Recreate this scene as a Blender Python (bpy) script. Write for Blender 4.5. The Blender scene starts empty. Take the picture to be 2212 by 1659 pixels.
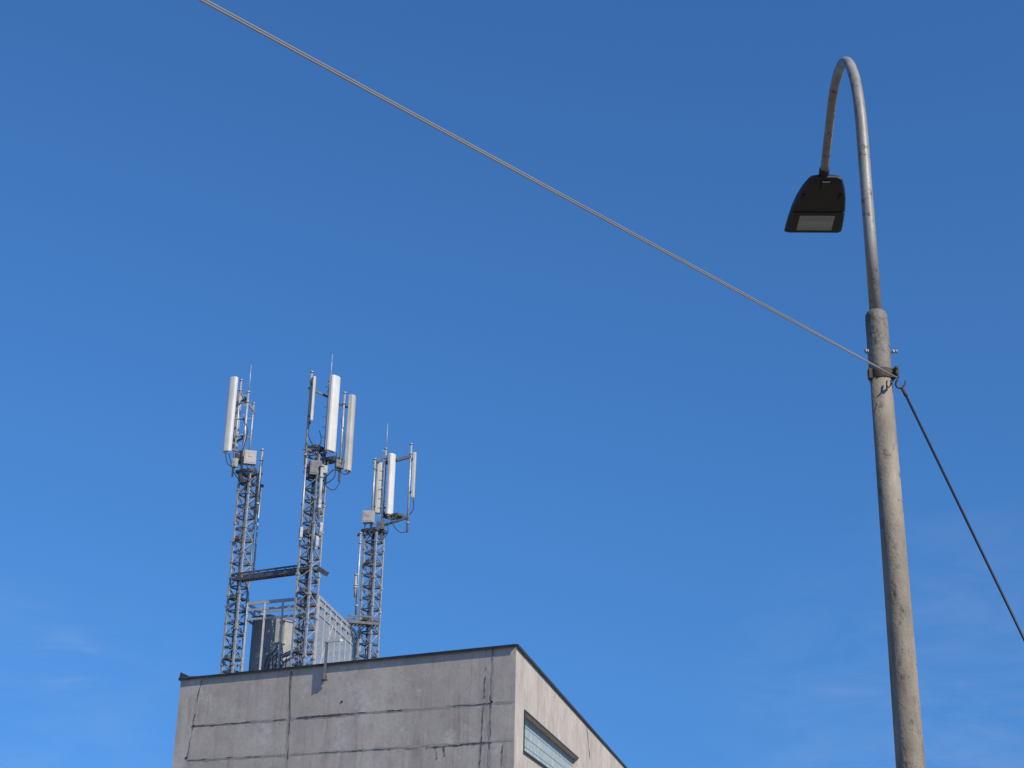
import bpy, math, random, bmesh
from mathutils import Vector, Matrix
random.seed(7)
sc=bpy.context.scene
sc.view_settings.view_transform='Standard'; sc.view_settings.look='None'; sc.view_settings.exposure=0
# ---------------------------------------------------------------- camera
TH=math.radians(20.7); RO=math.radians(1.24); F=3070.0; CX,CY=1106.0,829.5
cam_pos=Vector((0,0,1.6))
fw=Vector((0,math.cos(TH),math.sin(TH))); r0=Vector((1,0,0)); u0=Vector((0,-math.sin(TH),math.cos(TH)))
rt=r0*math.cos(RO)+u0*math.sin(RO); up=u0*math.cos(RO)-r0*math.sin(RO)
cd=bpy.data.cameras.new("camera"); cam=bpy.data.objects.new("camera",cd); sc.collection.objects.link(cam)
M=Matrix.Identity(4)
for i in range(3):
    M[i][0]=rt[i]; M[i][1]=up[i]; M[i][2]=-fw[i]; M[i][3]=cam_pos[i]
cam.matrix_world=M
cd.sensor_width=36; cd.lens=F/2212*36; cd.clip_end=6000; cd.clip_start=0.05
sc.camera=cam
def ray(U,V): return fw+rt*((U-CX)/F)-up*((V-CY)/F)
def P(U,V,Y):
    d=ray(U,V); return cam_pos+d*(Y/d.y)
def Pz(U,V,z):
    d=ray(U,V); return cam_pos+d*((z-1.6)/d.z)
def Zat(x,y,V):
    a=x*up.x+y*up.y; b=x*fw.x+y*fw.y; k=CY-V
    return 1.6+(k*b-F*a)/(F*up.z-k*fw.z)
def Pplane(U,V,p0,n):
    d=ray(U,V); return cam_pos+d*((p0-cam_pos).dot(n)/d.dot(n))
# ---------------------------------------------------------------- mesh builder
class MB:
    def __init__(s): s.v=[]; s.f=[]; s.sm=[]
    def face(s,pts,smooth=False):
        b=len(s.v); s.v+= [Vector(p) for p in pts]; s.f.append(list(range(b,b+len(pts)))); s.sm.append(smooth)
    def path(s,pts,rad,n=10,cap=True):
        pts=[Vector(p) for p in pts]
        if not isinstance(rad,(list,tuple)): rad=[rad]*len(pts)
        t=(pts[1]-pts[0]).normalized()
        a=t.cross(Vector((0,0,1)))
        if a.length<0.05: a=t.cross(Vector((1,0,0)))
        a.normalize(); b0=len(s.v)
        for i,p in enumerate(pts):
            if i==0: t=pts[1]-pts[0]
            elif i==len(pts)-1: t=pts[-1]-pts[-2]
            else: t=(pts[i+1]-pts[i]).normalized()+(pts[i]-pts[i-1]).normalized()
            t.normalize(); a=(a-t*a.dot(t)).normalized(); c=t.cross(a)
            for k in range(n):
                g=2*math.pi*k/n
                s.v.append(p+(a*math.cos(g)+c*math.sin(g))*rad[i])
        for i in range(len(pts)-1):
            for k in range(n):
                k2=(k+1)%n
                s.f.append([b0+i*n+k,b0+i*n+k2,b0+(i+1)*n+k2,b0+(i+1)*n+k]); s.sm.append(n>5)
        if cap:
            s.f.append([b0+k for k in range(n)][::-1]); s.sm.append(False)
            m=b0+(len(pts)-1)*n
            s.f.append([m+k for k in range(n)]); s.sm.append(False)
    def tube(s,p,q,r,n=8): s.path([p,q],r,n)
    def box(s,c,ax,ay,az,sx,sy,sz):
        c=Vector(c); ax=ax.normalized()*sx/2; ay=ay.normalized()*sy/2; az=az.normalized()*sz/2
        V=[c+ax*i+ay*j+az*k for i in(-1,1) for j in(-1,1) for k in(-1,1)]
        b=len(s.v); s.v+=V
        for q in((0,1,3,2),(4,6,7,5),(0,4,5,1),(2,3,7,6),(0,2,6,4),(1,5,7,3)):
            s.f.append([b+i for i in q]); s.sm.append(False)
    def bar(s,p,q,w,h,upv=Vector((0,0,1))):
        p=Vector(p);q=Vector(q); t=q-p; L=t.length; t.normalize()
        a=t.cross(upv)
        if a.length<0.02: a=t.cross(Vector((1,0,0)))
        a.normalize(); c=a.cross(t)
        s.box((p+q)/2,t,a,c,L,w,h)
    def make(s,name,mat,parent=None,origin=Vector((0,0,0)),bevel=0,label=None,extra=None):
        nf=len(s.f)
        if extra:
            o_=len(s.v); s.v+=extra[0].v; s.f+=[[i+o_ for i in f] for f in extra[0].f]; s.sm+=extra[0].sm
        me=bpy.data.meshes.new(name); o=Vector(origin)
        me.from_pydata([tuple(v-o) for v in s.v],[],s.f)
        for p,k in zip(me.polygons,s.sm): p.use_smooth=k
        me.materials.append(mat)
        if extra:
            me.materials.append(extra[1])
            for p in me.polygons:
                if p.index>=nf: p.material_index=1
        bm=bmesh.new(); bm.from_mesh(me); bmesh.ops.recalc_face_normals(bm,faces=bm.faces); bm.to_mesh(me); bm.free()
        ob=bpy.data.objects.new(name,me); sc.collection.objects.link(ob)
        if parent is not None: ob.parent=parent
        else: ob.location=o
        if bevel:
            m=ob.modifiers.new("bevel",'BEVEL'); m.width=bevel; m.segments=2; m.limit_method='ANGLE'
        if label: ob["label"]=label
        return ob
def empty(name,loc,label,cat,group=None):
    e=bpy.data.objects.new(name,None); e.location=loc; sc.collection.objects.link(e); e.empty_display_size=.3
    e["label"]=label; e["category"]=cat
    if group: e["group"]=group
    return e
# ---------------------------------------------------------------- materials
def mat(name,c1,c2=None,rough=.6,metal=0,scale=4,bump=0,spots=None,stretch=(1,1,1),spot_scale=6,spot_lo=.6,spot_hi=.7,bscale=30,spot_st=(1,1,1)):
    m=bpy.data.materials.new(name); m.use_nodes=True; nt=m.node_tree; N=nt.nodes; L=nt.links
    b=N["Principled BSDF"]; b.inputs["Roughness"].default_value=rough; b.inputs["Metallic"].default_value=metal
    tc=N.new("ShaderNodeTexCoord"); mp=N.new("ShaderNodeMapping"); mp.inputs["Scale"].default_value=stretch
    L.new(tc.outputs["Object"],mp.inputs["Vector"])
    nz=N.new("ShaderNodeTexNoise"); nz.inputs["Scale"].default_value=scale; nz.inputs["Detail"].default_value=8; nz.inputs["Roughness"].default_value=.65
    L.new(mp.outputs[0],nz.inputs["Vector"])
    cr=N.new("ShaderNodeValToRGB"); cr.color_ramp.elements[0].position=.32; cr.color_ramp.elements[1].position=.68
    c2=c2 or tuple(x*.8 for x in c1)
    cr.color_ramp.elements[0].color=(*c2,1); cr.color_ramp.elements[1].color=(*c1,1)
    L.new(nz.outputs["Fac"],cr.inputs[0]); out=cr.outputs[0]
    if spots:
        mp2=N.new("ShaderNodeMapping"); mp2.inputs["Scale"].default_value=spot_st; L.new(tc.outputs["Object"],mp2.inputs["Vector"])
        n2=N.new("ShaderNodeTexNoise"); n2.inputs["Scale"].default_value=spot_scale; n2.inputs["Detail"].default_value=10; n2.inputs["Roughness"].default_value=.7
        L.new(mp2.outputs[0],n2.inputs["Vector"])
        r2=N.new("ShaderNodeValToRGB"); r2.color_ramp.elements[0].position=spot_lo; r2.color_ramp.elements[1].position=spot_hi
        L.new(n2.outputs["Fac"],r2.inputs[0])
        mx=N.new("ShaderNodeMixRGB"); L.new(r2.outputs[0],mx.inputs[0]); L.new(out,mx.inputs[1]); mx.inputs[2].default_value=(*spots,1); out=mx.outputs[0]
    L.new(out,b.inputs["Base Color"])
    if bump:
        n3=N.new("ShaderNodeTexNoise"); n3.inputs["Scale"].default_value=bscale; n3.inputs["Detail"].default_value=4
        L.new(tc.outputs["Object"],n3.inputs["Vector"])
        bp=N.new("ShaderNodeBump"); bp.inputs["Strength"].default_value=bump; bp.inputs["Distance"].default_value=.01
        L.new(n3.outputs["Fac"],bp.inputs["Height"]); L.new(bp.outputs[0],b.inputs["Normal"])
    return m
GALV=mat("galvanized_steel",(.47,.475,.47),(.25,.26,.265),.45,.3,7)
GALVB=mat("bright_galvanized_steel",(.50,.50,.48),(.34,.345,.34),.45,.2,5)
GALVD=mat("weathered_dark_steel",(.15,.155,.165),(.07,.075,.08),.55,.3,6)
WHITE=mat("white_radome",(.66,.64,.60),(.56,.54,.50),.45,0,2)
BEIGE=mat("aged_grey_radome",(.47,.45,.39),(.36,.345,.30),.5,0,2)
BOXM=mat("painted_cabinet",(.42,.42,.39),(.30,.30,.28),.5,0,3)
BLACK=mat("black_cable",(.02,.02,.022),None,.6)
FLASH=mat("roof_flashing",(.05,.055,.05),(.025,.03,.028),.5,.3,3)
CRACK=mat("open_joint",(.055,.048,.042),(.13,.115,.10),.95,0,4)
PATCH=mat("joint_filler",(.46,.42,.36),(.28,.25,.21),.95,0,2,.4)
POLE=mat("pole_paint",(.335,.285,.215),(.17,.14,.105),.75,0,8,.35,spots=(.07,.05,.036),spot_scale=18,spot_lo=.55,spot_hi=.69,bscale=55,stretch=(1,1,.35),spot_st=(1,1,.6))
SLEEVE=mat("stained_pole_paint",(.25,.225,.185),(.11,.09,.07),.7,0,10,.25,spots=(.055,.04,.03),spot_scale=22,spot_lo=.51,spot_hi=.65,bscale=50,stretch=(1,1,.3))
ARM=mat("arm_paint",(.34,.32,.285),(.20,.18,.15),.5,.1,8,.15,spots=(.06,.045,.03),spot_scale=14,spot_lo=.55,spot_hi=.67,bscale=50,stretch=(1,1,.3))
RUST=mat("rusty_steel",(.13,.085,.055),(.05,.037,.03),.85,.2,30,.4)
LUMB=mat("black_powder_coat",(.018,.018,.021),(.012,.012,.014),.5,0,20)
WIRE=mat("bright_steel_wire",(.46,.435,.41),(.38,.36,.345),.34,.6,1)
WIRED=mat("dark_wire",(.035,.035,.04),(.025,.025,.03),.5,.3,4)
ROOF=mat("roof_felt",(.10,.10,.10),(.06,.06,.06),.9)
def lens_mat():
    m=bpy.data.materials.new("led_lens"); m.use_nodes=True; nt=m.node_tree;N=nt.nodes;L=nt.links;b=N["Principled BSDF"]
    tc=N.new("ShaderNodeTexCoord"); vo=N.new("ShaderNodeTexVoronoi"); vo.inputs["Scale"].default_value=38; vo.inputs["Randomness"].default_value=.1
    L.new(tc.outputs["Object"],vo.inputs["Vector"])
    cr=N.new("ShaderNodeValToRGB"); cr.color_ramp.elements[0].color=(.44,.47,.50,1); cr.color_ramp.elements[1].color=(.24,.26,.28,1)
    cr.color_ramp.elements[1].position=.6
    L.new(vo.outputs["Distance"],cr.inputs[0]); L.new(cr.outputs[0],b.inputs["Base Color"]); b.inputs["Roughness"].default_value=.25
    return m
LENS=lens_mat()
def wall_mat():
    m=bpy.data.materials.new("weathered_concrete_panel"); m.use_nodes=True; nt=m.node_tree;N=nt.nodes;L=nt.links;b=N["Principled BSDF"]
    b.inputs["Roughness"].default_value=.92
    tc=N.new("ShaderNodeTexCoord")
    def noise(sc_,det=8,st=(1,1,1),ro=.6,loc=(0,0,0)):
        mp=N.new("ShaderNodeMapping"); mp.inputs["Scale"].default_value=st; mp.inputs["Location"].default_value=loc; L.new(tc.outputs["Object"],mp.inputs["Vector"])
        n=N.new("ShaderNodeTexNoise"); n.inputs["Scale"].default_value=sc_; n.inputs["Detail"].default_value=det; n.inputs["Roughness"].default_value=ro
        L.new(mp.outputs[0],n.inputs["Vector"]); return n.outputs["Fac"]
    def ramp(x,lo,hi,c0=(0,0,0,1),c1=(1,1,1,1)):
        r=N.new("ShaderNodeValToRGB"); r.color_ramp.elements[0].position=lo; r.color_ramp.elements[1].position=hi
        r.color_ramp.elements[0].color=c0; r.color_ramp.elements[1].color=c1; L.new(x,r.inputs[0]); return r.outputs[0]
    def mix(fac,a,c,k=1.0,mode='MIX'):
        mu=N.new("ShaderNodeMath"); mu.operation='MULTIPLY'; L.new(fac,mu.inputs[0]); mu.inputs[1].default_value=k
        x=N.new("ShaderNodeMixRGB"); x.blend_type=mode; L.new(mu.outputs[0],x.inputs[0]); L.new(a,x.inputs[1]); x.inputs[2].default_value=(*c,1); return x.outputs[0]
    def mul(a,b_):
        mu=N.new("ShaderNodeMath"); mu.operation='MULTIPLY'; L.new(a,mu.inputs[0]); L.new(b_,mu.inputs[1]); return mu.outputs[0]
    base=ramp(noise(.5),.38,.62,(.48,.42,.355,1),(.58,.51,.43,1))
    a=mix(ramp(noise(1.6,10,ro=.7),.46,.66),base,(.38,.33,.272),.6)
    st=ramp(noise(1.3,9,(2.0,2.0,.13),.65,(3,7,0)),.50,.70)
    pm=ramp(noise(.45,5,loc=(5,2,8)),.42,.60)
    a=mix(mul(st,pm),a,(.18,.15,.12),.6)
    st2=ramp(noise(3.5,9,(2.0,2.0,.09),.6,(1,4,0)),.52,.72); pm2=ramp(noise(.6,5,loc=(15,2,3)),.40,.62)
    a=mix(mul(st2,pm2),a,(.24,.20,.165),.6)
    a=mix(ramp(noise(.9,12,ro=.75),.56,.62),a,(.68,.625,.55),.5)
    a=mix(ramp(noise(11,8,ro=.7),.52,.72),a,(.28,.245,.205),.4)
    L.new(a,b.inputs["Base Color"])
    bp=N.new("ShaderNodeBump"); bp.inputs["Strength"].default_value=.35; bp.inputs["Distance"].default_value=.02
    L.new(noise(6,12,ro=.7),bp.inputs["Height"]); L.new(bp.outputs[0],b.inputs["Normal"])
    return m
WALL=wall_mat()
def block_mat():
    m=bpy.data.materials.new("glass_block"); m.use_nodes=True; nt=m.node_tree;N=nt.nodes;L=nt.links;b=N["Principled BSDF"]
    tc=N.new("ShaderNodeTexCoord"); n=N.new("ShaderNodeTexNoise"); n.inputs["Scale"].default_value=3.5; L.new(tc.outputs["Object"],n.inputs["Vector"])
    r=N.new("ShaderNodeValToRGB"); r.color_ramp.elements[0].position=.35; r.color_ramp.elements[1].position=.65
    r.color_ramp.elements[0].color=(.34,.44,.45,1); r.color_ramp.elements[1].color=(.56,.64,.64,1)
    L.new(n.outputs["Fac"],r.inputs[0]); L.new(r.outputs[0],b.inputs["Base Color"]); b.inputs["Roughness"].default_value=.22
    return m
BLOCK=block_mat()
# ---------------------------------------------------------------- world + sun
SAZ,SEL=math.radians(139),math.radians(38)
w=bpy.data.worlds.new("World"); sc.world=w; w.use_nodes=True; nt=w.node_tree;N=nt.nodes;L=nt.links
bg=N["Background"]; sky=N.new("ShaderNodeTexSky"); sky.sky_type='NISHITA'; sky.sun_disc=False
sky.sun_elevation=SEL; sky.sun_rotation=SAZ; sky.altitude=300; sky.air_density=1; sky.dust_density=.3; sky.ozone_density=2
tc=N.new("ShaderNodeTexCoord")
mp=N.new("ShaderNodeMapping"); mp.inputs["Scale"].default_value=(1,1,.56); mp.inputs["Location"].default_value=(0,0,.25)
L.new(tc.outputs["Generated"],mp.inputs["Vector"])
nm=N.new("ShaderNodeVectorMath"); nm.operation='NORMALIZE'; L.new(mp.outputs[0],nm.inputs[0]); L.new(nm.outputs[0],sky.inputs["Vector"])
tint=N.new("ShaderNodeMixRGB"); tint.blend_type='MULTIPLY'; tint.inputs[0].default_value=1; tint.inputs[2].default_value=(.46,.94,1.42,1)
L.new(sky.outputs[0],tint.inputs[1])
def M_(op,a,b=None):
    n=N.new("ShaderNodeMath"); n.operation=op; n.use_clamp=False
    for i,x in enumerate((a,b)):
        if x is None: continue
        if isinstance(x,(int,float)): n.inputs[i].default_value=x
        else: L.new(x,n.inputs[i])
    return n.outputs[0]
def mr(x,a,b,c=0,d=1):
    n=N.new("ShaderNodeMapRange"); n.interpolation_type='SMOOTHSTEP'; L.new(x,n.inputs[0])
    for i,v in zip((1,2,3,4),(a,b,c,d)): n.inputs[i].default_value=v
    return n.outputs[0]
mc=N.new("ShaderNodeMapping"); mc.inputs["Scale"].default_value=(3,3,9); mc.inputs["Rotation"].default_value=(.2,.35,0); L.new(tc.outputs["Generated"],mc.inputs["Vector"])
nz=N.new("ShaderNodeTexNoise"); nz.inputs["Scale"].default_value=3.5; nz.inputs["Detail"].default_value=9; nz.inputs["Roughness"].default_value=.62; nz.inputs["Distortion"].default_value=.6; L.new(mc.outputs[0],nz.inputs["Vector"])
nf=nz.outputs["Fac"]
def near(U,V,c0,c1):
    d=ray(U,V).normalized(); n=N.new("ShaderNodeVectorMath"); n.operation='DOT_PRODUCT'
    q_=N.new("ShaderNodeVectorMath"); q_.operation='NORMALIZE'; L.new(tc.outputs["Generated"],q_.inputs[0])
    L.new(q_.outputs[0],n.inputs[0]); n.inputs[1].default_value=d; return mr(n.outputs["Value"],math.cos(math.radians(c0)),math.cos(math.radians(c1)))
wa1=M_('MULTIPLY',mr(nf,.40,.75),near(140,1430,1.5,.1)); wa2=M_('MULTIPLY',mr(nf,.30,.80),near(2100,1620,11,1)); wa3=M_('MULTIPLY',mr(nf,.35,.8),near(60,1600,8,1))
cl=M_('ADD',M_('ADD',M_('MULTIPLY',wa1,.17),M_('MULTIPLY',wa2,.12)),M_('MULTIPLY',wa3,.07))
cmx=N.new("ShaderNodeMixRGB"); L.new(cl,cmx.inputs[0]); L.new(tint.outputs[0],cmx.inputs[1]); cmx.inputs[2].default_value=(5.2,6.2,7.6,1)
L.new(cmx.outputs[0],bg.inputs["Color"])
bg.inputs["Strength"].default_value=.108
sd=bpy.data.lights.new("sun",'SUN'); sd.energy=4.8; sd.angle=math.radians(.5); sd.color=(1,.93,.82)
so=bpy.data.objects.new("sun",sd); sc.collection.objects.link(so)
tos=Vector((math.sin(SAZ)*math.cos(SEL),math.cos(SAZ)*math.cos(SEL),math.sin(SEL)))
so.rotation_euler=tos.to_track_quat('Z','Y').to_euler(); so.location=(5,-5,20)
# ---------------------------------------------------------------- ground
g=MB(); g.face([(-3000,-3000,0),(3000,-3000,0),(3000,3000,0),(-3000,3000,0)])
G=g.make("ground",mat("dry_ground",(.22,.18,.13),(.14,.12,.08),.95,0,.3)); G["kind"]="structure"
# ---------------------------------------------------------------- building
C=P(1115,1394,44); H=C.z
Lp=Pz(391,1467,H); Rp=Pz(1352,1659,H); Rp=C+(Rp-C)*1.12
eL=(Lp-C).normalized(); eR=(Rp-C).normalized(); Z=Vector((0,0,1))
nL=eL.cross(Z).normalized();  nL = nL if nL.y<0 else -nL
nR=eR.cross(Z).normalized();  nR = nR if nR.x>0 else -nR
Bk=Lp+(Rp-C)
O=Vector((C.x,C.y,0))
bld=empty("concrete_building",O,"weathered grey concrete panel building with dark roof edge flashing","building")
LR=(Rp-C).length
def onR(U,V):
    p=Pplane(U,V,C,nR); return (p-C).dot(eR),p.z
s0,zt=onR(1132,1536); _,zb=onR(1130,1622); s1,_=onR(1248,1646)
def rw(s,z,d=0): return Vector((C.x,C.y,0))+eR*s+Z*z-nR*d
wl=MB()
def q(a,b,c,d): wl.face([a,b,c,d])
q(Vector((Lp.x,Lp.y,0)),Vector((C.x,C.y,0)),C,Lp)
q(rw(0,0),rw(s0,0),rw(s0,H),rw(0,H)); q(rw(s1,0),rw(LR,0),rw(LR,H),rw(s1,H))
q(rw(s0,0),rw(s1,0),rw(s1,zb),rw(s0,zb)); q(rw(s0,zt),rw(s1,zt),rw(s1,H),rw(s0,H))
D=.20
q(rw(s0,zb),rw(s0,zt),rw(s0,zt,D),rw(s0,zb,D)); q(rw(s1,zb),rw(s1,zt),rw(s1,zt,D),rw(s1,zb,D))
q(rw(s0,zb),rw(s1,zb),rw(s1,zb,D),rw(s0,zb,D)); q(rw(s0,zt),rw(s1,zt),rw(s1,zt,D),rw(s0,zt,D))
q(Vector((Lp.x,Lp.y,0)),Lp,Bk,Vector((Bk.x,Bk.y,0))); q(Vector((Rp.x,Rp.y,0)),Rp,Bk,Vector((Bk.x,Bk.y,0)))
wob=wl.make("wall",WALL,bld,O)
bm=bmesh.new(); bm.from_mesh(wob.data); bmesh.ops.remove_doubles(bm,verts=bm.verts,dist=.001); bmesh.ops.recalc_face_normals(bm,faces=bm.faces); bm.to_mesh(wob.data); bm.free()
rf=MB(); cen=(C+Lp+Rp+Bk)/4
ins=[p+(cen-p)*.004-Z*.12 for p in(C,Lp,Bk,Rp)]
rf.face(ins); rf.make("roof",ROOF,bld,O)
def cap(a,b,n,dz=0):
    fl=MB(); t=(b-a).normalized(); a=a+Z*dz; b=b+Z*dz
    fl.bar(a+Z*.014-n*.01,b+Z*.014-n*.01,.15,.028)
    fl.bar(a+n*.072-Z*.012,b+n*.072-Z*.012,.012,.085)
    fl.make("flashing",FLASH,bld,O)
cap(C-eL*.05,Lp+eL*.05,nL); cap(C-eR*.05,Rp,nR,.003); cap(Lp,Bk,eL*1.0,.006)
fl=MB(); k=Lp+nL*.08
fl.face([k+Z*.035-eL*1.0,k+Z*.035+eL*.02,k+Z*.26+eL*.08-nL*.1,k+Z*.07-eL*.45-nL*.05])
fl.face([k+Z*.03-eL*1.0,k+Z*.03+eL*.02,k-Z*.05+eL*.02,k-Z*.05-eL*.7])
fl.face([k+Z*.03+eL*.02,k+Z*.26+eL*.08-nL*.1,k-Z*.05+eL*.05-nL*.3])
fl.make("loose_flashing",FLASH,bld,O)
def onL(U,V,off=.004): return Pplane(U,V,C+nL*off,nL)
def crack(pts,wpx,jit,step,onw,gap=.0,seed=1,horizontal=True,name="wall_joint",mt=None):
    rnd=random.Random(seed); prev=None; mb=MB(); off=0; thin=1
    for si,(a,b) in enumerate(zip(pts[:-1],pts[1:])):
        Ln=math.hypot(b[0]-a[0],b[1]-a[1]); k=max(2,int(Ln/step))
        for i in range(0 if si==0 else 1,k+1):
            t=i/k; off=off*.75+rnd.uniform(-jit,jit)
            U=a[0]+(b[0]-a[0])*t; V=a[1]+(b[1]-a[1])*t
            if rnd.random()<.25: thin=.12 if rnd.random()<gap else 1
            ww=wpx*rnd.choice([.5,.7,.9,1.1,1.5])*.5*thin
            if horizontal: p1=onw(U,V+off-ww); p2=onw(U,V+off+ww)
            else: p1=onw(U+off-ww,V); p2=onw(U+off+ww,V)
            if prev: mb.v+=[p1,p2]; n_=len(mb.v); mb.f.append([n_-4,n_-2,n_-1,n_-3]); mb.sm.append(False)
            else: mb.v+=[p1,p2]
            prev=1
    mb.make(name,mt or CRACK,bld,O)
for a,b,h,s in [((413,1570),(1112,1516),True,1),((405,1643),(1108,1600),True,2),((629,1450),(620,1659),False,3),((1066,1400),(1056,1659),False,4)]:
    crack([a,b],5,.8,9,(lambda U,V,k=s: onL(U,V,.003+.0007*k)),0,s,h,"joint_filler",PATCH)
f6=lambda U,V: onL(U,V,.010)
crack([(413,1570),(620,1553)],1.8,.8,5,f6,.4,1)
crack([(640,1551),(735,1543)],4.2,.6,5,f6,0,2)
crack([(735,1543),(1062,1519)],1.8,.8,5,f6,.3,3)
crack([(405,1643),(620,1630)],1.4,.8,5,f6,.5,4)
crack([(690,1626),(900,1616)],1.4,.8,5,f6,.5,5)
crack([(920,1615),(1062,1604)],2.4,1.1,5,f6,.3,6)
f7=lambda U,V: onL(U,V,.012)
crack([(629,1450),(626,1545),(620,1640)],1.5,.9,5,f7,.4,7,horizontal=False)
crack([(1051,1404),(1046,1510),(1036,1659)],1.4,.8,5,f7,.3,8,horizontal=False)
crack([(1064,1402),(1060,1520),(1057,1640)],1.3,.8,5,f7,.5,9,horizontal=False)
crack([(436,1470),(424,1530),(416,1570),(404,1645)],1.4,1,5,f7,.3,10,horizontal=False)
crack([(1086,1610),(1083,1655)],1.4,.8,6,f7,.3,11,horizontal=False)
for (a,b,s) in [((940,1615),(945,1640),20),((958,1613),(962,1634),21),((1040,1600),(1052,1622),22)]:
    crack([a,b],1.9,.8,6,f7,.3,s,horizontal=False)
for (U,V,r) in [(738,1516,2.6),(1062,1516,2.6),(419,1568,2),(402,1637,2.6)]:
    hb_=MB(); hb_.face([onL(U+r*math.cos(a)*random.uniform(.8,1.2),V+r*math.sin(a)*random.uniform(.8,1.2),.014) for a in [i*math.pi/4 for i in range(8)]]); hb_.make("wall_hole",BLACK,bld,O)
onr=lambda U,V: Pplane(U,V,C+nR*.006,nR)
crack([(1268,1570),(1275,1640)],1.0,.4,8,onr,.3,12,horizontal=False)
wn=bpy.data.objects.new("window",None); sc.collection.objects.link(wn); wn.parent=bld
fr=MB()
nb=int((s1-s0)/.3); hb=4
bw=(s1-s0)/nb; bh=(zt-zb)/hb
for i in range(nb+1): fr.bar(rw(s0+i*bw,zb,D-.006),rw(s0+i*bw,zt,D-.006),.012,.022,nR)
for j in range(hb+1): fr.bar(rw(s0,zb+j*bh,D-.008),rw(s1,zb+j*bh,D-.008),.014,.018)
gl=MB()
for i in range(nb):
    for j in range(hb):
        rnd=random.uniform(-.004,.004)
        a=rw(s0+i*bw,zb+j*bh,D+rnd); b=rw(s0+(i+1)*bw,zb+j*bh,D-rnd); c=rw(s0+(i+1)*bw,zb+(j+1)*bh,D-rnd*.5); d=rw(s0+i*bw,zb+(j+1)*bh,D+rnd)
        gl.face([a,b,c,d])
gl.make("glass_block_pane",BLOCK,wn,O); fr.make("frame",mat("mortar",(.33,.36,.35),None,.9),wn,O)
sl=MB(); sl.bar(rw(s0-.1,zb-.02,-.02),rw(s1+.1,zb-.02,-.02),.10,.035); sl.make("sill",FLASH,wn,O)
ln=MB(); ln.bar(rw(s0-.05,zt+.02,-.02),rw(s1+.05,zt+.02,-.02),.05,.04); ln.bar(rw(s0-.03,zb,-.015),rw(s0-.03,zt+.0,-.015),.04,.05,nR); ln.make("metal_surround",FLASH,wn,O)
bk=MB()
pb=onL(701,1468,.10); pt=Vector((pb.x,pb.y,Zat(pb.x,pb.y,1386)))
bk.bar(pb,pt,.10,.09); 
for z in(.12,.55): bk.bar(pb+Z*z,pb+Z*z-nL*.16,.05,.05)
bk.bar(pb-Z*.02-eL*.12,pb-Z*.02+eL*.12,.05,.06)
bk.make("wall_bracket",GALVD,bld,O)
tb=MB(); tb.bar(pt+eL*.12,pt-eL*.62,.09,.08); tb.bar(pt-eL*.35,pt-eL*.62-nL*.1,.05,.05)
tb.make("bracket_arm",WHITE,bld,O)
# ---------------------------------------------------------------- antenna masts
RZ=H-.10
def rot(a): return Vector((math.cos(a),math.sin(a),0)),Vector((-math.sin(a),math.cos(a),0))
def lattice(cx,cy,z0,z1,w,ang,pitch,parent,O):
    a,b=rot(ang); c=Vector((cx,cy,0)); h=w/2
    cor=[c+a*h+b*h,c-a*h+b*h,c-a*h-b*h,c+a*h-b*h]
    m=MB(); r_=MB()
    for p in cor:
        m.bar(p+Z*z0,p+Z*z1,.072,.072,a)
        z=z0+.7
        while z<z1-.1:
            m.box(p+Z*z,a,b,Z,.12,.12,.08); z+=random.uniform(.9,1.7)
    n=max(2,round((z1-z0)/pitch)); d=(z1-z0)/n
    for i in range(n+1):
        z=z0+i*d
        for k in range(4):
            p=cor[k];q_=cor[(k+1)%4]
            r_.bar(p+Z*(z+.003*k),q_+Z*(z+.003*k),.035,.055)
            if i<n:
                if (i+k)%2: p,q_=q_,p
                m.bar(p+Z*(z+.03),q_+Z*(z+d-.03),.03,.04)
        if i%5==2:
            r_.bar(cor[0]+Z*(z+.02),cor[2]+Z*(z+.02),.04,.05)
            r_.box(cor[3]*.5+cor[2]*.5-b*.06+Z*(z+.06),a,b,Z,w*random.uniform(.25,.45),.12,.14)
    m.make("lattice_tower",GALV,parent,O,extra=(r_,GALVD))
    for i in range(3):
        l=MB(); o=a*(-.10+.05*i)+b*(.02)
        l.path([c+o+Z*z0]+[c+o+a*random.uniform(-.02,.02)+Z*(z0+(z1-z0)*t/8) for t in range(1,9)],.016,5)
        l.make("feeder_cable",BLACK,parent,O)
    return cor
def vpt(U,V,Y): 
    p=P(U,V,Y); return p.x,p.y
def vpole(U,V,V0,V1,Y,r,parent,O,name="support_pole",m=None,pegs=False):
    x,y=vpt(U,V,Y); z0=Zat(x,y,V1); z1=Zat(x,y,V0); b=MB()
    b.tube((x,y,z0),(x,y,z1),r,10)
    if pegs:
        z=z0+.2;i=0
        while z<z1-.1:
            d=Vector((1 if i%2 else -1,-.25,0)).normalized()
            b.tube((x,y,z),Vector((x,y,z))+d*.17,.013,5); z+=.2;i+=1
    for z in (z1-.03,z1-.45,z0+.4): b.tube((x,y,z-.03),(x,y,z+.03),r*1.5,8)
    b.make(name,m or GALV,parent,O)
    return Vector((x,y,z0)),Vector((x,y,z1))
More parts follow.
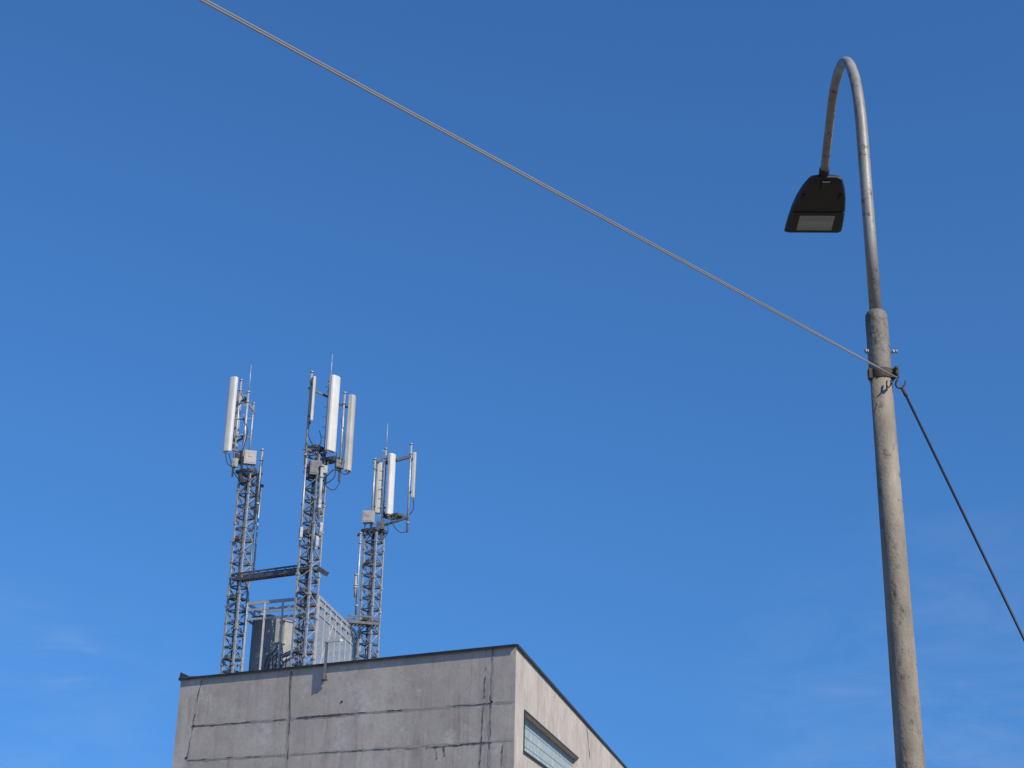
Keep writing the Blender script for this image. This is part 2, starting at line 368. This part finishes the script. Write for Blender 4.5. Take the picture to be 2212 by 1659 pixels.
def panel(U,V,V0,V1,Y,wd,dp,az,mt,parent,O,pole=None,label=None):
    x,y=vpt(U,V,Y); z0=Zat(x,y,V1); z1=Zat(x,y,V0)
    n=Vector((math.sin(math.radians(az)),math.cos(math.radians(az)),0)); s=Vector((n.y,-n.x,0)); c=Vector((x,y,0))
    prof=[(-.5,-.5),(-.5,.1),(-.42,.34),(-.25,.47),(0,.5),(.25,.47),(.42,.34),(.5,.1),(.5,-.5)]
    b=MB()
    zs=[(z0,.93),(z0+.03,1),(z1-.03,1),(z1,.93)]
    R=[[c+s*(p[0]*wd*k)+n*(p[1]*dp*k)+Z*z for p in prof] for z,k in zs]
    for i in range(3):
        for j in range(len(prof)):
            j2=(j+1)%len(prof); b.face([R[i][j],R[i][j2],R[i+1][j2],R[i+1][j]])
    b.face(R[0][::-1]); b.face(R[3])
    for j in range(4):
        q0=c+s*wd*(-.3+.2*j)+Z*(z0+.01); b.tube(q0,q0-Z*.09,.02,6)
    b.make("antenna_panel",mt,parent,O,label=label)
    back=c-n*dp*.5
    tgt=Vector((pole[0].x,pole[0].y,0)) if pole else back-n*.2
    for t in(.12,.85):
        h=MB(); z=z0+(z1-z0)*t
        h.bar(back+Z*z,tgt+Z*z,.05,.07); h.bar(back+s*.1+Z*z,back-s*.1+Z*z,.04,.09)
        h.make("panel_bracket",GALVD,parent,O)
    return Vector((x,y,z0)),Vector((x,y,z1))
def arm(p,q_,parent,O,w=.07,mt=None,name="cross_arm"):
    b=MB(); b.bar(p,q_,w,w); b.make(name,mt or GALVD,parent,O)
def rod(U,V0,V1,Y,parent,O):
    x,y=vpt(U,(V0+V1)/2,Y); z0=Zat(x,y,V1);z1=Zat(x,y,V0); b=MB()
    b.path([(x,y,z0),(x,y,z0+(z1-z0)*.5),(x,y,z1)],[.024,.018,.012],6); b.make("lightning_rod",GALV,parent,O)
def bx(U,V,Y,sx,sy,sz,az,parent,O,mt=BOXM,name="equipment_box"):
    p=P(U,V,Y); a=math.radians(az); n=Vector((math.sin(a),math.cos(a),0)); s=Vector((n.y,-n.x,0))
    b=MB(); b.box(p,s,n,Z,sx,sy,sz); b.box(p+n*(sy/2+.006),s,n,Z,sx*.82,.012,sz*.8)
    b.box(p+n*(sy/2+.016)+Z*sz*.12,s,n,Z,sx*.35,.016,sz*.22)
    b.tube(p-Z*sz/2-s*sx*.2,p-Z*(sz/2+.1)-s*sx*.2,.025,6); b.tube(p-Z*sz/2+s*sx*.2,p-Z*(sz/2+.1)+s*sx*.2,.025,6)
    b.make(name,mt,parent,O,bevel=.01)
def cable(pts,parent,O,Y,r=.017):
    p=[P(U,V,Y+d) for U,V,d in pts]; out=[]
    for i in range(len(p)-1):
        a=p[max(i-1,0)];b=p[i];c=p[i+1];d=p[min(i+2,len(p)-1)]
        for k in range(6):
            t=k/6; out.append(.5*((2*b)+(c-a)*t+(2*a-5*b+4*c-d)*t*t+(3*b-3*c+d-a)*t**3))
    out.append(p[-1]); m=MB(); m.path(out,r,6); m.make("cable",BLACK,parent,O)
def platform(c,ang,w,d,z,parent,O,name="platform"):
    a,b=rot(ang); c=Vector((c[0],c[1],z)); m=MB()
    for s in(-1,1):
        m.bar(c+a*w/2*s-b*d/2,c+a*w/2*s+b*d/2,.06,.10); m.bar(c-a*w/2+b*d/2*s+Z*.004,c+a*w/2+b*d/2*s+Z*.004,.06,.10)
    n=int(w/.11)
    for i in range(1,n): m.bar(c-a*w/2+a*w*i/n-b*d/2,c-a*w/2+a*w*i/n+b*d/2,.02,.03)
    m.make(name,GALVD,parent,O)
GRP="antenna masts on the roof"
wa=math.atan2(-eL.y,-eL.x)
def mk(U,V,Y,label):
    x,y=vpt(U,V,Y); O_=Vector((x,y,RZ)); return empty("antenna_mast",O_,label,"antenna mast",GRP),O_
# ---- mast one
Y1=52.6
m1,O1=mk(518,1245,Y1,"galvanized lattice antenna mast with white panel and grey box")
zt1=Zat(O1.x,O1.y,1022)
lattice(O1.x,O1.y,RZ,zt1,.50,wa+.1,.44,m1,O1)
pA=vpole(514,900,820,1030,Y1-.1,.04,m1,O1)
pB=vpole(531,910,845,1035,Y1-.2,.045,m1,O1,pegs=True)
pC=vpole(543,930,870,1000,Y1+.1,.035,m1,O1)
panel(497,895,815,975,Y1-.25,.34,.16,205,WHITE,m1,O1,pA,"tall white antenna panel")
panel(512,905,852,968,Y1+.3,.2,.12,300,BEIGE,m1,O1,pB)
arm(P(520,848,Y1-.1),P(551,892,Y1+.1),m1,O1,.085); arm(P(503,905,Y1-.2),P(546,905,Y1+.1),m1,O1,.05)
arm(P(492,968,Y1-.2),P(555,985,Y1+.1),m1,O1,.08)
arm(P(505,940,Y1-.2),P(540,945,Y1+.1),m1,O1,.06); arm(P(518,870,Y1-.2),P(540,868,Y1+.1),m1,O1,.05)
rod(540,788,850,Y1-.2,m1,O1)
bx(540,989,Y1-.45,.46,.25,.54,165,m1,O1); bx(517,990,Y1-.1,.3,.2,.4,200,m1,O1,GALVD)
bx(508,1000,Y1-.3,.2,.2,.35,200,m1,O1,BOXM)
vpole(561,1040,970,1110,Y1-.1,.05,m1,O1)
arm(P(541,1045,Y1),P(569,1050,Y1-.1),m1,O1,.10); arm(P(541,1100,Y1),P(558,1102,Y1-.1),m1,O1,.05)
platform((O1.x,O1.y),wa,.7,.7,zt1,m1,O1)
cable([(487,978,-.25),(492,1002,-.3),(508,1012,-.3),(518,1035,-.2)],m1,O1,Y1); cable([(494,978,-.25),(505,1020,-.4),(520,1040,-.2)],m1,O1,Y1)
cable([(548,1008,-.45),(552,1025,-.5),(535,1042,-.4),(528,1060,-.3)],m1,O1,Y1); cable([(535,1008,-.45),(538,1030,-.5),(525,1050,-.3)],m1,O1,Y1)
cable([(525,905,-.3),(535,930,-.4),(528,960,-.4),(522,985,-.3)],m1,O1,Y1); cable([(552,1010,-.3),(556,1030,-.4),(545,1048,-.4),(532,1052,-.3)],m1,O1,Y1)
vpole(555,1150,1050,1250,Y1+.1,.035,m1,O1)
arm(P(486,1312,Y1-.3),P(508,1300,Y1-.3),m1,O1,.07); arm(P(498,1170,Y1-.3),P(510,1165,Y1-.2),m1,O1,.07)
# ---- mast two
Y2=50.6
m2,O2=mk(669,1200,Y2,"tallest galvanized lattice antenna mast carrying three antenna panels")
zt2=Zat(O2.x,O2.y,988)
lattice(O2.x,O2.y,RZ,zt2,.54,wa+.15,.44,m2,O2)
qA=vpole(668,880,802,1005,Y2-.3,.045,m2,O2)
qB=vpole(707,905,822,1000,Y2-.1,.05,m2,O2,pegs=True)
qC=vpole(739,940,847,1040,Y2-.2,.045,m2,O2)
panel(675,862,815,910,Y2-.45,.24,.13,60,BEIGE,m2,O2,qA)
panel(720,894,813,975,Y2-.4,.43,.20,128,WHITE,m2,O2,qB,"broad bright white antenna panel")
panel(757,937,855,1018,Y2-.25,.32,.22,100,BEIGE,m2,O2,qC)
rod(716,765,828,Y2-.1,m2,O2)
arm(P(666,838,Y2-.3),P(710,858,Y2-.1),m2,O2); arm(P(710,870,Y2-.1),P(746,876,Y2-.2),m2,O2)
arm(P(655,968,Y2-.3),P(704,985,Y2-.1),m2,O2,.09); arm(P(700,990,Y2-.1),P(738,1003,Y2-.2),m2,O2,.09); arm(P(660,985,Y2-.4),P(690,962,Y2+.3),m2,O2,.06)
x,y=vpt(680,972,Y2); platform((x,y),wa,.6,.55,Zat(x,y,970),m2,O2)
x,y=vpt(717,996,Y2); platform((x,y),wa,.6,.45,Zat(x,y,994),m2,O2)
bx(680,1012,Y2-.3,.42,.3,.55,160,m2,O2,GALVD); bx(700,1015,Y2-.1,.22,.2,.3,160,m2,O2)
bx(733,1003,Y2-.3,.3,.2,.3,160,m2,O2,GALVD)
cable([(752,1020,-.25),(745,1025,-.3),(722,1015,-.3),(705,1030,-.2)],m2,O2,Y2)
cable([(735,1040,-.2),(722,1058,-.3),(705,1050,-.3),(700,1030,-.2)],m2,O2,Y2)
cable([(727,978,-.4),(724,1025,-.4),(712,1040,-.4),(700,1045,-.2)],m2,O2,Y2)
cable([(669,912,-.4),(666,940,-.5),(675,960,-.4)],m2,O2,Y2)
cable([(690,930,-.3),(694,950,-.4),(688,972,-.4),(682,1000,-.4)],m2,O2,Y2)
cable([(738,1005,-.4),(745,960,-.45),(742,930,-.4),(735,905,-.3)],m2,O2,Y2,.01)
vpole(655,1080,985,1180,Y2-.3,.04,m2,O2); vpole(692,1060,1005,1120,Y2-.45,.06,m2,O2,m=BOXM)
for (U,V) in [(690,1090),(684,1170),(650,1150),(693,1140)]: bx(U,V,Y2-.45,.12,.1,.38,150,m2,O2,GALV)
arm(P(688,1228,Y2-.3),P(706,1240,Y2-.5),m2,O2,.16)
# ---- mast three
Y3=56.8
m3,O3=mk(804,1240,Y3,"shorter galvanized lattice antenna mast with open side frame")
zt3=Zat(O3.x,O3.y,1148)
lattice(O3.x,O3.y,RZ,zt3,.56,wa+.1,.48,m3,O3)
tA=vpole(807,1050,990,1140,Y3-.2,.045,m3,O3)
tB=vpole(829,1060,968,1165,Y3-.1,.05,m3,O3,pegs=True)
tC=vpole(884,1055,958,1150,Y3-.1,.045,m3,O3)
panel(818,1055,1000,1108,Y3,.28,.14,170,BEIGE,m3,O3,tA)
panel(845,1045,981,1112,Y3-.2,.35,.17,125,WHITE,m3,O3,tB)
panel(894,1027,978,1075,Y3-.1,.16,.14,95,BEIGE,m3,O3,tC)
rod(836,915,972,Y3-.1,m3,O3)
arm(P(806,1000,Y3-.2),P(836,985,Y3-.1),m3,O3,.09); arm(P(832,1000,Y3-.1),P(888,986,Y3-.1),m3,O3,.12)
arm(P(826,1108,Y3-.1),P(880,1120,Y3-.1),m3,O3,.11); arm(P(828,1135,Y3-.1),P(882,1118,Y3-.3),m3,O3,.08)
x,y=vpt(852,1117,Y3); platform((x,y),wa,.75,.5,Zat(x,y,1116),m3,O3)
bx(796,1117,Y3-.3,.46,.3,.5,190,m3,O3); bx(822,1135,Y3-.3,.3,.25,.35,180,m3,O3,GALVD)
arm(P(771,1155,Y3-.2),P(825,1150,Y3-.1),m3,O3,.12)
vpole(774,1240,1150,1330,Y3-.3,.045,m3,O3); vpole(768,1264,1240,1290,Y3-.4,.05,m3,O3,m=BOXM)
platform((O3.x,O3.y),wa,.75,.75,zt3,m3,O3)
cable([(845,1115,-.2),(850,1135,-.3),(865,1150,-.3),(880,1148,-.2)],m3,O3,Y3); cable([(836,1125,-.2),(838,1150,-.3),(826,1165,-.2)],m3,O3,Y3)
cable([(893,1078,-.1),(893,1100,-.1),(884,1112,-.1)],m3,O3,Y3); cable([(788,1132,-.3),(790,1150,-.3),(805,1160,-.2)],m3,O3,Y3)
arm(P(815,1285,Y3-.3),P(823,1285,Y3-.3),m3,O3,.12)
# ---------------------------------------------------------------- walkways between the masts
def walkway(a,b,label,wd=.28,hr=.24):
    o=Vector((a.x,a.y,a.z)); e=empty("steel_walkway",o,label,"walkway","steel walkways joining the masts")
    t=(b-a).normalized(); s=t.cross(Z).normalized()
    n=int((b-a).length/.14)
    for k in(-1,1):
        m=MB()
        m.bar(a+s*wd*k,b+s*wd*k,.05,.10); m.bar(a+s*wd*k+Z*hr,b+s*wd*k+Z*hr,.05,.06)
        for i in range(n+1):
            p=a+(b-a)*i/n
            if i%3==0: m.bar(p+s*wd*k,p+s*wd*k+Z*hr,.03,.03,t)
        m.make("side_rail",GALVD,e,o)
    m=MB(); 
    for i in range(n+1):
        p=a+(b-a)*i/n; m.bar(p-s*wd,p+s*wd,.06,.025)
    for k in(-.6,0,.6): m.bar(a+s*wd*k-Z*.02,b+s*wd*k-Z*.02,.03,.02)
    m.make("grating",GALVD,e,o)
a=P(508,1254,Y1-.1); b=P(680,1243,Y2-.1)
walkway(a,Vector((b.x,b.y,a.z)),"narrow dark steel grating walkway between two masts",.17,.2)
a=P(748,1345,Y3-.6); walkway(a,Vector((O3.x+.35,O3.y-.2,a.z)),"short dark steel grating walkway at a mast",.3)
# ---------------------------------------------------------------- equipment cage
K1=P(536,1300,Y1-.4); K2=P(690,1290,Y2+.2); zc=K2.z; K1.z=zc
K3=Pz(779,1376,zc)
K4=K1+(K3-K2)
Oc=Vector((K2.x,K2.y,RZ)); cage=empty("equipment_cage",Oc,"open galvanized steel framed cage with mesh sides","cage")
m=MB(); tp=[K1,K2,K3,K4]
for i in range(4):
    p,q_=tp[i],tp[(i+1)%4]
    for z in(0,-.25,-.6): m.bar(p+Z*(z+.004*i),q_+Z*(z+.004*i),.055,.08 if z else .12)
    n=8 if i%2 else 4
    for k in range(n):
        r_=p+(q_-p)*k/n; m.bar(Vector((r_.x,r_.y,RZ)),r_,.068,.068)
for k in range(1,5):
    m.bar(K1+(K4-K1)*k/5-Z*.01,K2+(K3-K2)*k/5-Z*.01,.05,.07)
for k in range(0,8):
    p=K2+(K3-K2)*(k/8); q2=K2+(K3-K2)*((k+1)/8)
    if k%2: m.bar(p-Z*.6,q2-Z*.25,.035,.05)
    m.bar(p-Z*.25+nR*.05,p-Z*.25+nR*.05+(q2-p)*.45,.03,.16)
m.bar(Vector((K2.x,K2.y,RZ))+nR*.04,K2+(K3-K2)*.3-Z*.6+nR*.04,.04,.06)
m.make("frame",GALVB,cage,Oc)
MESH=mat("pale_galvanized_mesh",(.44,.47,.48),(.34,.37,.38),.5,.1)
def grid(m,p,q_,z0,z1,px,pz,r=.006):
    Ln=(q_-p).length; n=int(Ln/px)
    for i in range(n+1):
        c=p+(q_-p)*i/n; m.bar(Vector((c.x,c.y,z0)),Vector((c.x,c.y,z1)),r*2,r*2)
    k=int((z1-z0)/pz)
    for i in range(k+1):
        z=z0+(z1-z0)*i/k; m.bar(Vector((p.x,p.y,z)),Vector((q_.x,q_.y,z)),r*2,r*2)
m=MB(); grid(m,K2,K3,RZ,zc-.25,.09,.05,.006)
m.make("mesh_side",MESH,cage,Oc)
CABG=mat("grey_cabinet",(.30,.31,.315),(.23,.235,.24),.5,.2)
def cabinet(U,Y,w_,d_,Vtop,label,mt):
    p=P(U,1440,Y); zt_=Zat(p.x,p.y,Vtop); o=Vector((p.x,p.y,RZ)); e=empty("equipment_cabinet",o,label,"cabinet","equipment cabinets on the roof")
    a_,b_=rot(wa); h=zt_-RZ; b=MB(); c=Vector((p.x,p.y,RZ+h/2)); b.box(c,a_,b_,Z,w_,d_,h); b.box(c+Z*(h/2+.02),a_,b_,Z,w_+.08,d_+.08,.05); b.make("housing",mt,e,o,bevel=.012)
    b=MB(); b.box(c-b_*(d_/2+.008),a_,b_,Z,w_*.86,.02,h*.86)
    for i in range(8): b.box(c-b_*(d_/2+.022)+Z*(h*(.1+.035*i)),a_,b_,Z,w_*.6,.018,.02)
    b.box(c-b_*(d_/2+.03)+a_*w_*.36,a_,b_,Z,.03,.04,.18); b.make("door",mt,e,o,bevel=.006)
cabinet(568,Y1+.4,.85,.6,1335,"tall grey steel equipment cabinet inside the cage",CABG)
cabinet(608,Y1+.6,.5,.5,1345,"pale steel equipment cabinet beside a lattice mast",BOXM)
cabinet(596,Y1-.5,.3,.3,1392,"small light grey equipment cabinet with vents",BOXM)
for i in range(7):
    m=MB(); p=P(575+i*7,1440,Y1-.9); x=p.x;y=p.y
    m.path([(x,y,RZ)]+[(x+random.uniform(-.05,.05),y,RZ+t*.3) for t in range(1,4)]+[(x+.2,y+.2,RZ+1.1+random.uniform(-.1,.3))],.018,6)
    m.make("cable",BLACK,cage,Oc)
# ---------------------------------------------------------------- street lamp
YP=9.0
bp=P(1936,1250,YP); X0,Y0=bp.x,bp.y
OL=Vector((X0,Y0,0))
lamp=empty("street_lamp",OL,"grey steel street lamp with curved arm and black LED head","street lamp")
zsl0=Zat(X0,Y0,800); zsl1=Zat(X0,Y0,684); zlo=Zat(X0,Y0,1659)
b=MB(); b.path([(X0,Y0,0),(X0,Y0,.02),(X0,Y0,zlo),(X0,Y0,(zlo+zsl0)/2),(X0,Y0,zsl0+.02)],[.098,.098,.088,.080,.0715],48)
b.path([(X0,Y0,0),(X0,Y0,.03)],.16,24); b.make("pole",POLE,lamp,OL)
b=MB(); zs=[zsl0-.02,zsl0,zsl0+.03,zsl1-.02,zsl1+.01,zsl1+.03,zsl1+.045]; rs=[.070,.074,.0755,.0755,.073,.062,.044]
b.path([(X0,Y0,z) for z in zs],rs,48); b.make("sleeve",SLEEVE,lamp,OL)
E=P(1779,382,YP+2.15); dirh=Vector((E.x-X0,E.y-Y0,0)); SL=dirh.length; dirh.normalize()
zv=Zat(X0,Y0,286)
R=1.12; pts=[Vector((X0,Y0,zsl1-.02)),Vector((X0,Y0,(zsl1+zv)/2)),Vector((X0,Y0,zv-.2))]; 
PHE=104
for i in range(0,33):
    ph=math.radians(PHE*i/32); pts.append(Vector((X0,Y0,zv))+dirh*R*(1-math.cos(ph))+Z*R*math.sin(ph))
last=pts[-1]; s=(last-Vector((X0,Y0,last.z))).length
end=Vector((X0,Y0,0))+dirh*SL; end.z=E.z
for k in(.25,.5,.75,1): pts.append(last+(end-last)*k)
n=len(pts); rad=[.0425-.007*i/(n-1) for i in range(n)]
b=MB(); b.path(pts,rad,28); b.make("arm",ARM,lamp,OL)
ta=(end-last).normalized(); 
dl=Matrix.Rotation(math.radians(4),3,'Z')@dirh
tl=(dl*math.cos(math.radians(11))-Z*math.sin(math.radians(11))).normalized()
sd_=tl.cross(Z).normalized(); nu=sd_.cross(tl).normalized()
base=end-tl*.02-nu*.02+sd_*.012
secs=[(-.02,.10,.03,.05),(.0,.142,.02,.08),(.04,.160,.0,.10),(.12,.188,.0,.115),(.25,.220,.0,.12),(.40,.243,.0,.11),(.55,.256,.0,.095),(.66,.262,.0,.075),(.725,.264,.005,.06),(.745,.260,.012,.05),(.752,.25,.02,.04)]
b=MB()
for l,wd,z0,z1 in secs:
    pr=[(-.94,0),(-1,.18),(-1,.45),(-.86,.8),(-.5,.97),(0,1.0),(.5,.97),(.86,.8),(1,.45),(1,.18),(.94,0),(.5,0),(0,0),(-.5,0)]
    b.v+=[base+tl*l+sd_*(wd*px)+nu*(z0+(z1-z0)*pz-.05) for px,pz in pr]
for i in range(len(secs)-1):
    for j in range(14):
        j2=(j+1)%14; b.f.append([i*14+j,i*14+j2,(i+1)*14+j2,(i+1)*14+j]); b.sm.append(False)
b.f.append(list(range(14))); b.sm.append(False); b.f.append([(len(secs)-1)*14+j for j in range(14)]); b.sm.append(False)
lum=b.make("luminaire",LUMB,lamp,OL,bevel=.006)
def lb(l0,l1,w_,zz0,zz1,x=0):
    return (base+tl*(l0+l1)/2+sd_*x+nu*((zz0+zz1)/2-.05),tl,sd_,nu,l1-l0,w_,zz1-zz0)
b=MB(); b.box(*lb(.43,.445,.47,-.010,.004)); b.box(*lb(.445,.73,.465,-.006,.004)); b.make("lens_frame",LUMB,lum,OL,bevel=.003)
b=MB(); b.box(*lb(.475,.685,.32,-.010,-.004)); b.make("lens",LENS,lum,OL)
FAST=mat("dark_fastener",(.03,.03,.03),None,.5,.4)
for x in(-.16,.16):
    b=MB(); b.box(*lb(.20,.25,.03,-.012,.002,x)); 
    p=base+tl*.19+sd_*x-nu*.048; b.tube(p,p-nu*.014,.014,8); b.make("latch",FAST,lum,OL,bevel=.003)
b=MB(); b.box(*lb(.0,.13,.07,-.012,.002)); b.make("cover_plate",LUMB,lum,OL,bevel=.003)
b=MB(); b.path([end-ta*.10,end-ta*.09,end+ta*.02,end+ta*.07],[.042,.045,.046,.040],20); b.tube(end+tl*.02-nu*.03,end+tl*.12-nu*.05,.032,14)
b.make("mounting_socket",LUMB,lamp,OL)
zbt=Zat(X0,Y0,762)
for s_,ln_ in((-1,.026),(1,.042)):
    b=MB(); d=Vector((s_*.97,-.25,0)).normalized(); p=Vector((X0,Y0,zbt))+d*.07
    b.tube(p,p+d*ln_,.008,8); b.tube(p+d*(ln_*.5),p+d*(ln_*.5+.010),.016,6); b.tube(p+d*(ln_-.002),p+d*(ln_+.010),.013,6)
    b.make("bolt",GALV,lamp,OL)
zc0=Zat(X0,Y0,821); zc1=Zat(X0,Y0,801)
b=MB(); b.path([(X0,Y0,zc0),(X0,Y0,zc1)],.0785,32)
hp=P(1930,812,YP-.03)
b.box(Vector((hp.x-.01,hp.y,(zc0+zc1)/2)),Vector((1,0,0)),Vector((0,1,0)),Z,.045,.06,.065)
b.box(Vector((hp.x+.015,hp.y-.035,(zc0+zc1)/2)),Vector((1,0,0)),Vector((0,1,0)),Z,.022,.03,.085)
for zz in(-.02,.022): b.tube((hp.x+.01,hp.y-.07,(zc0+zc1)/2+zz),(hp.x+.01,hp.y+.07,(zc0+zc1)/2+zz),.009,6)
b.box((X0-.075,Y0-.02,(zc0+zc1)/2),Vector((1,0,0)),Vector((0,1,0)),Z,.028,.045,.07)
hc=P(1944,829,YP-.06); loop=[]
for i in range(15):
    g_=math.radians(120+300*i/14*.75); loop.append(hc+Vector((math.cos(g_)*.028,-.01*math.sin(g_),math.sin(g_)*.028)))
b.path(loop,.007,8)
lp2=[P(1916,822,YP-.1),P(1915,832,YP-.1),P(1919,838,YP-.1),P(1924,832,YP-.1),P(1926,822,YP-.1)]; b.path(lp2,.006,8)
b.path([P(1948,838,YP-.06),P(1955,832,YP-.06),P(1956,822,YP-.06)],.006,8)
b.make("clamp",RUST,lamp,OL,bevel=.003)
# ---------------------------------------------------------------- wires
A=P(435,-2,4.7); B=P(1938,816,YP-.13)
far=B+(A-B)*2.4
wr=empty("span_wire",B,"taut twin strand bright steel wire fixed to the lamp post","wire")
for i,o in enumerate((Vector((0,0,.0060)),Vector((0,0,-.0060)))):
    b=MB(); pp=[]
    for k in range(25):
        t=k/24; p=B+(far-B)*t+o*min(1,.25+t*8); pp.append(p)
    b.path(pp,.0046,16); b.make("strand",WIRE,wr,B)
gs=P(1949,838,YP-.06); ge0=P(2212,1380,YP-.3); d=ge0-gs; ge=gs+d*(gs.z/-d.z)
gw=empty("guy_wire",Vector((ge.x,ge.y,0)),"thin dark guy wire running down from the post clamp","wire")
b=MB(); b.path([gs,(gs+ge)/2,ge],.0085,8); b.make("strand",WIRED,gw,Vector((ge.x,ge.y,0)))
b=MB(); b.path([gs+(ge-gs)*.0,gs+(ge-gs)*.012],.012,8); b.make("wire_clip",RUST,gw,Vector((ge.x,ge.y,0)))
b=MB(); b.path([(ge.x,ge.y,0),(ge.x,ge.y,.05),(ge.x,ge.y,.09)],[.12,.12,.08],12); b.make("ground_anchor",PATCH,gw,Vector((ge.x,ge.y,0)))
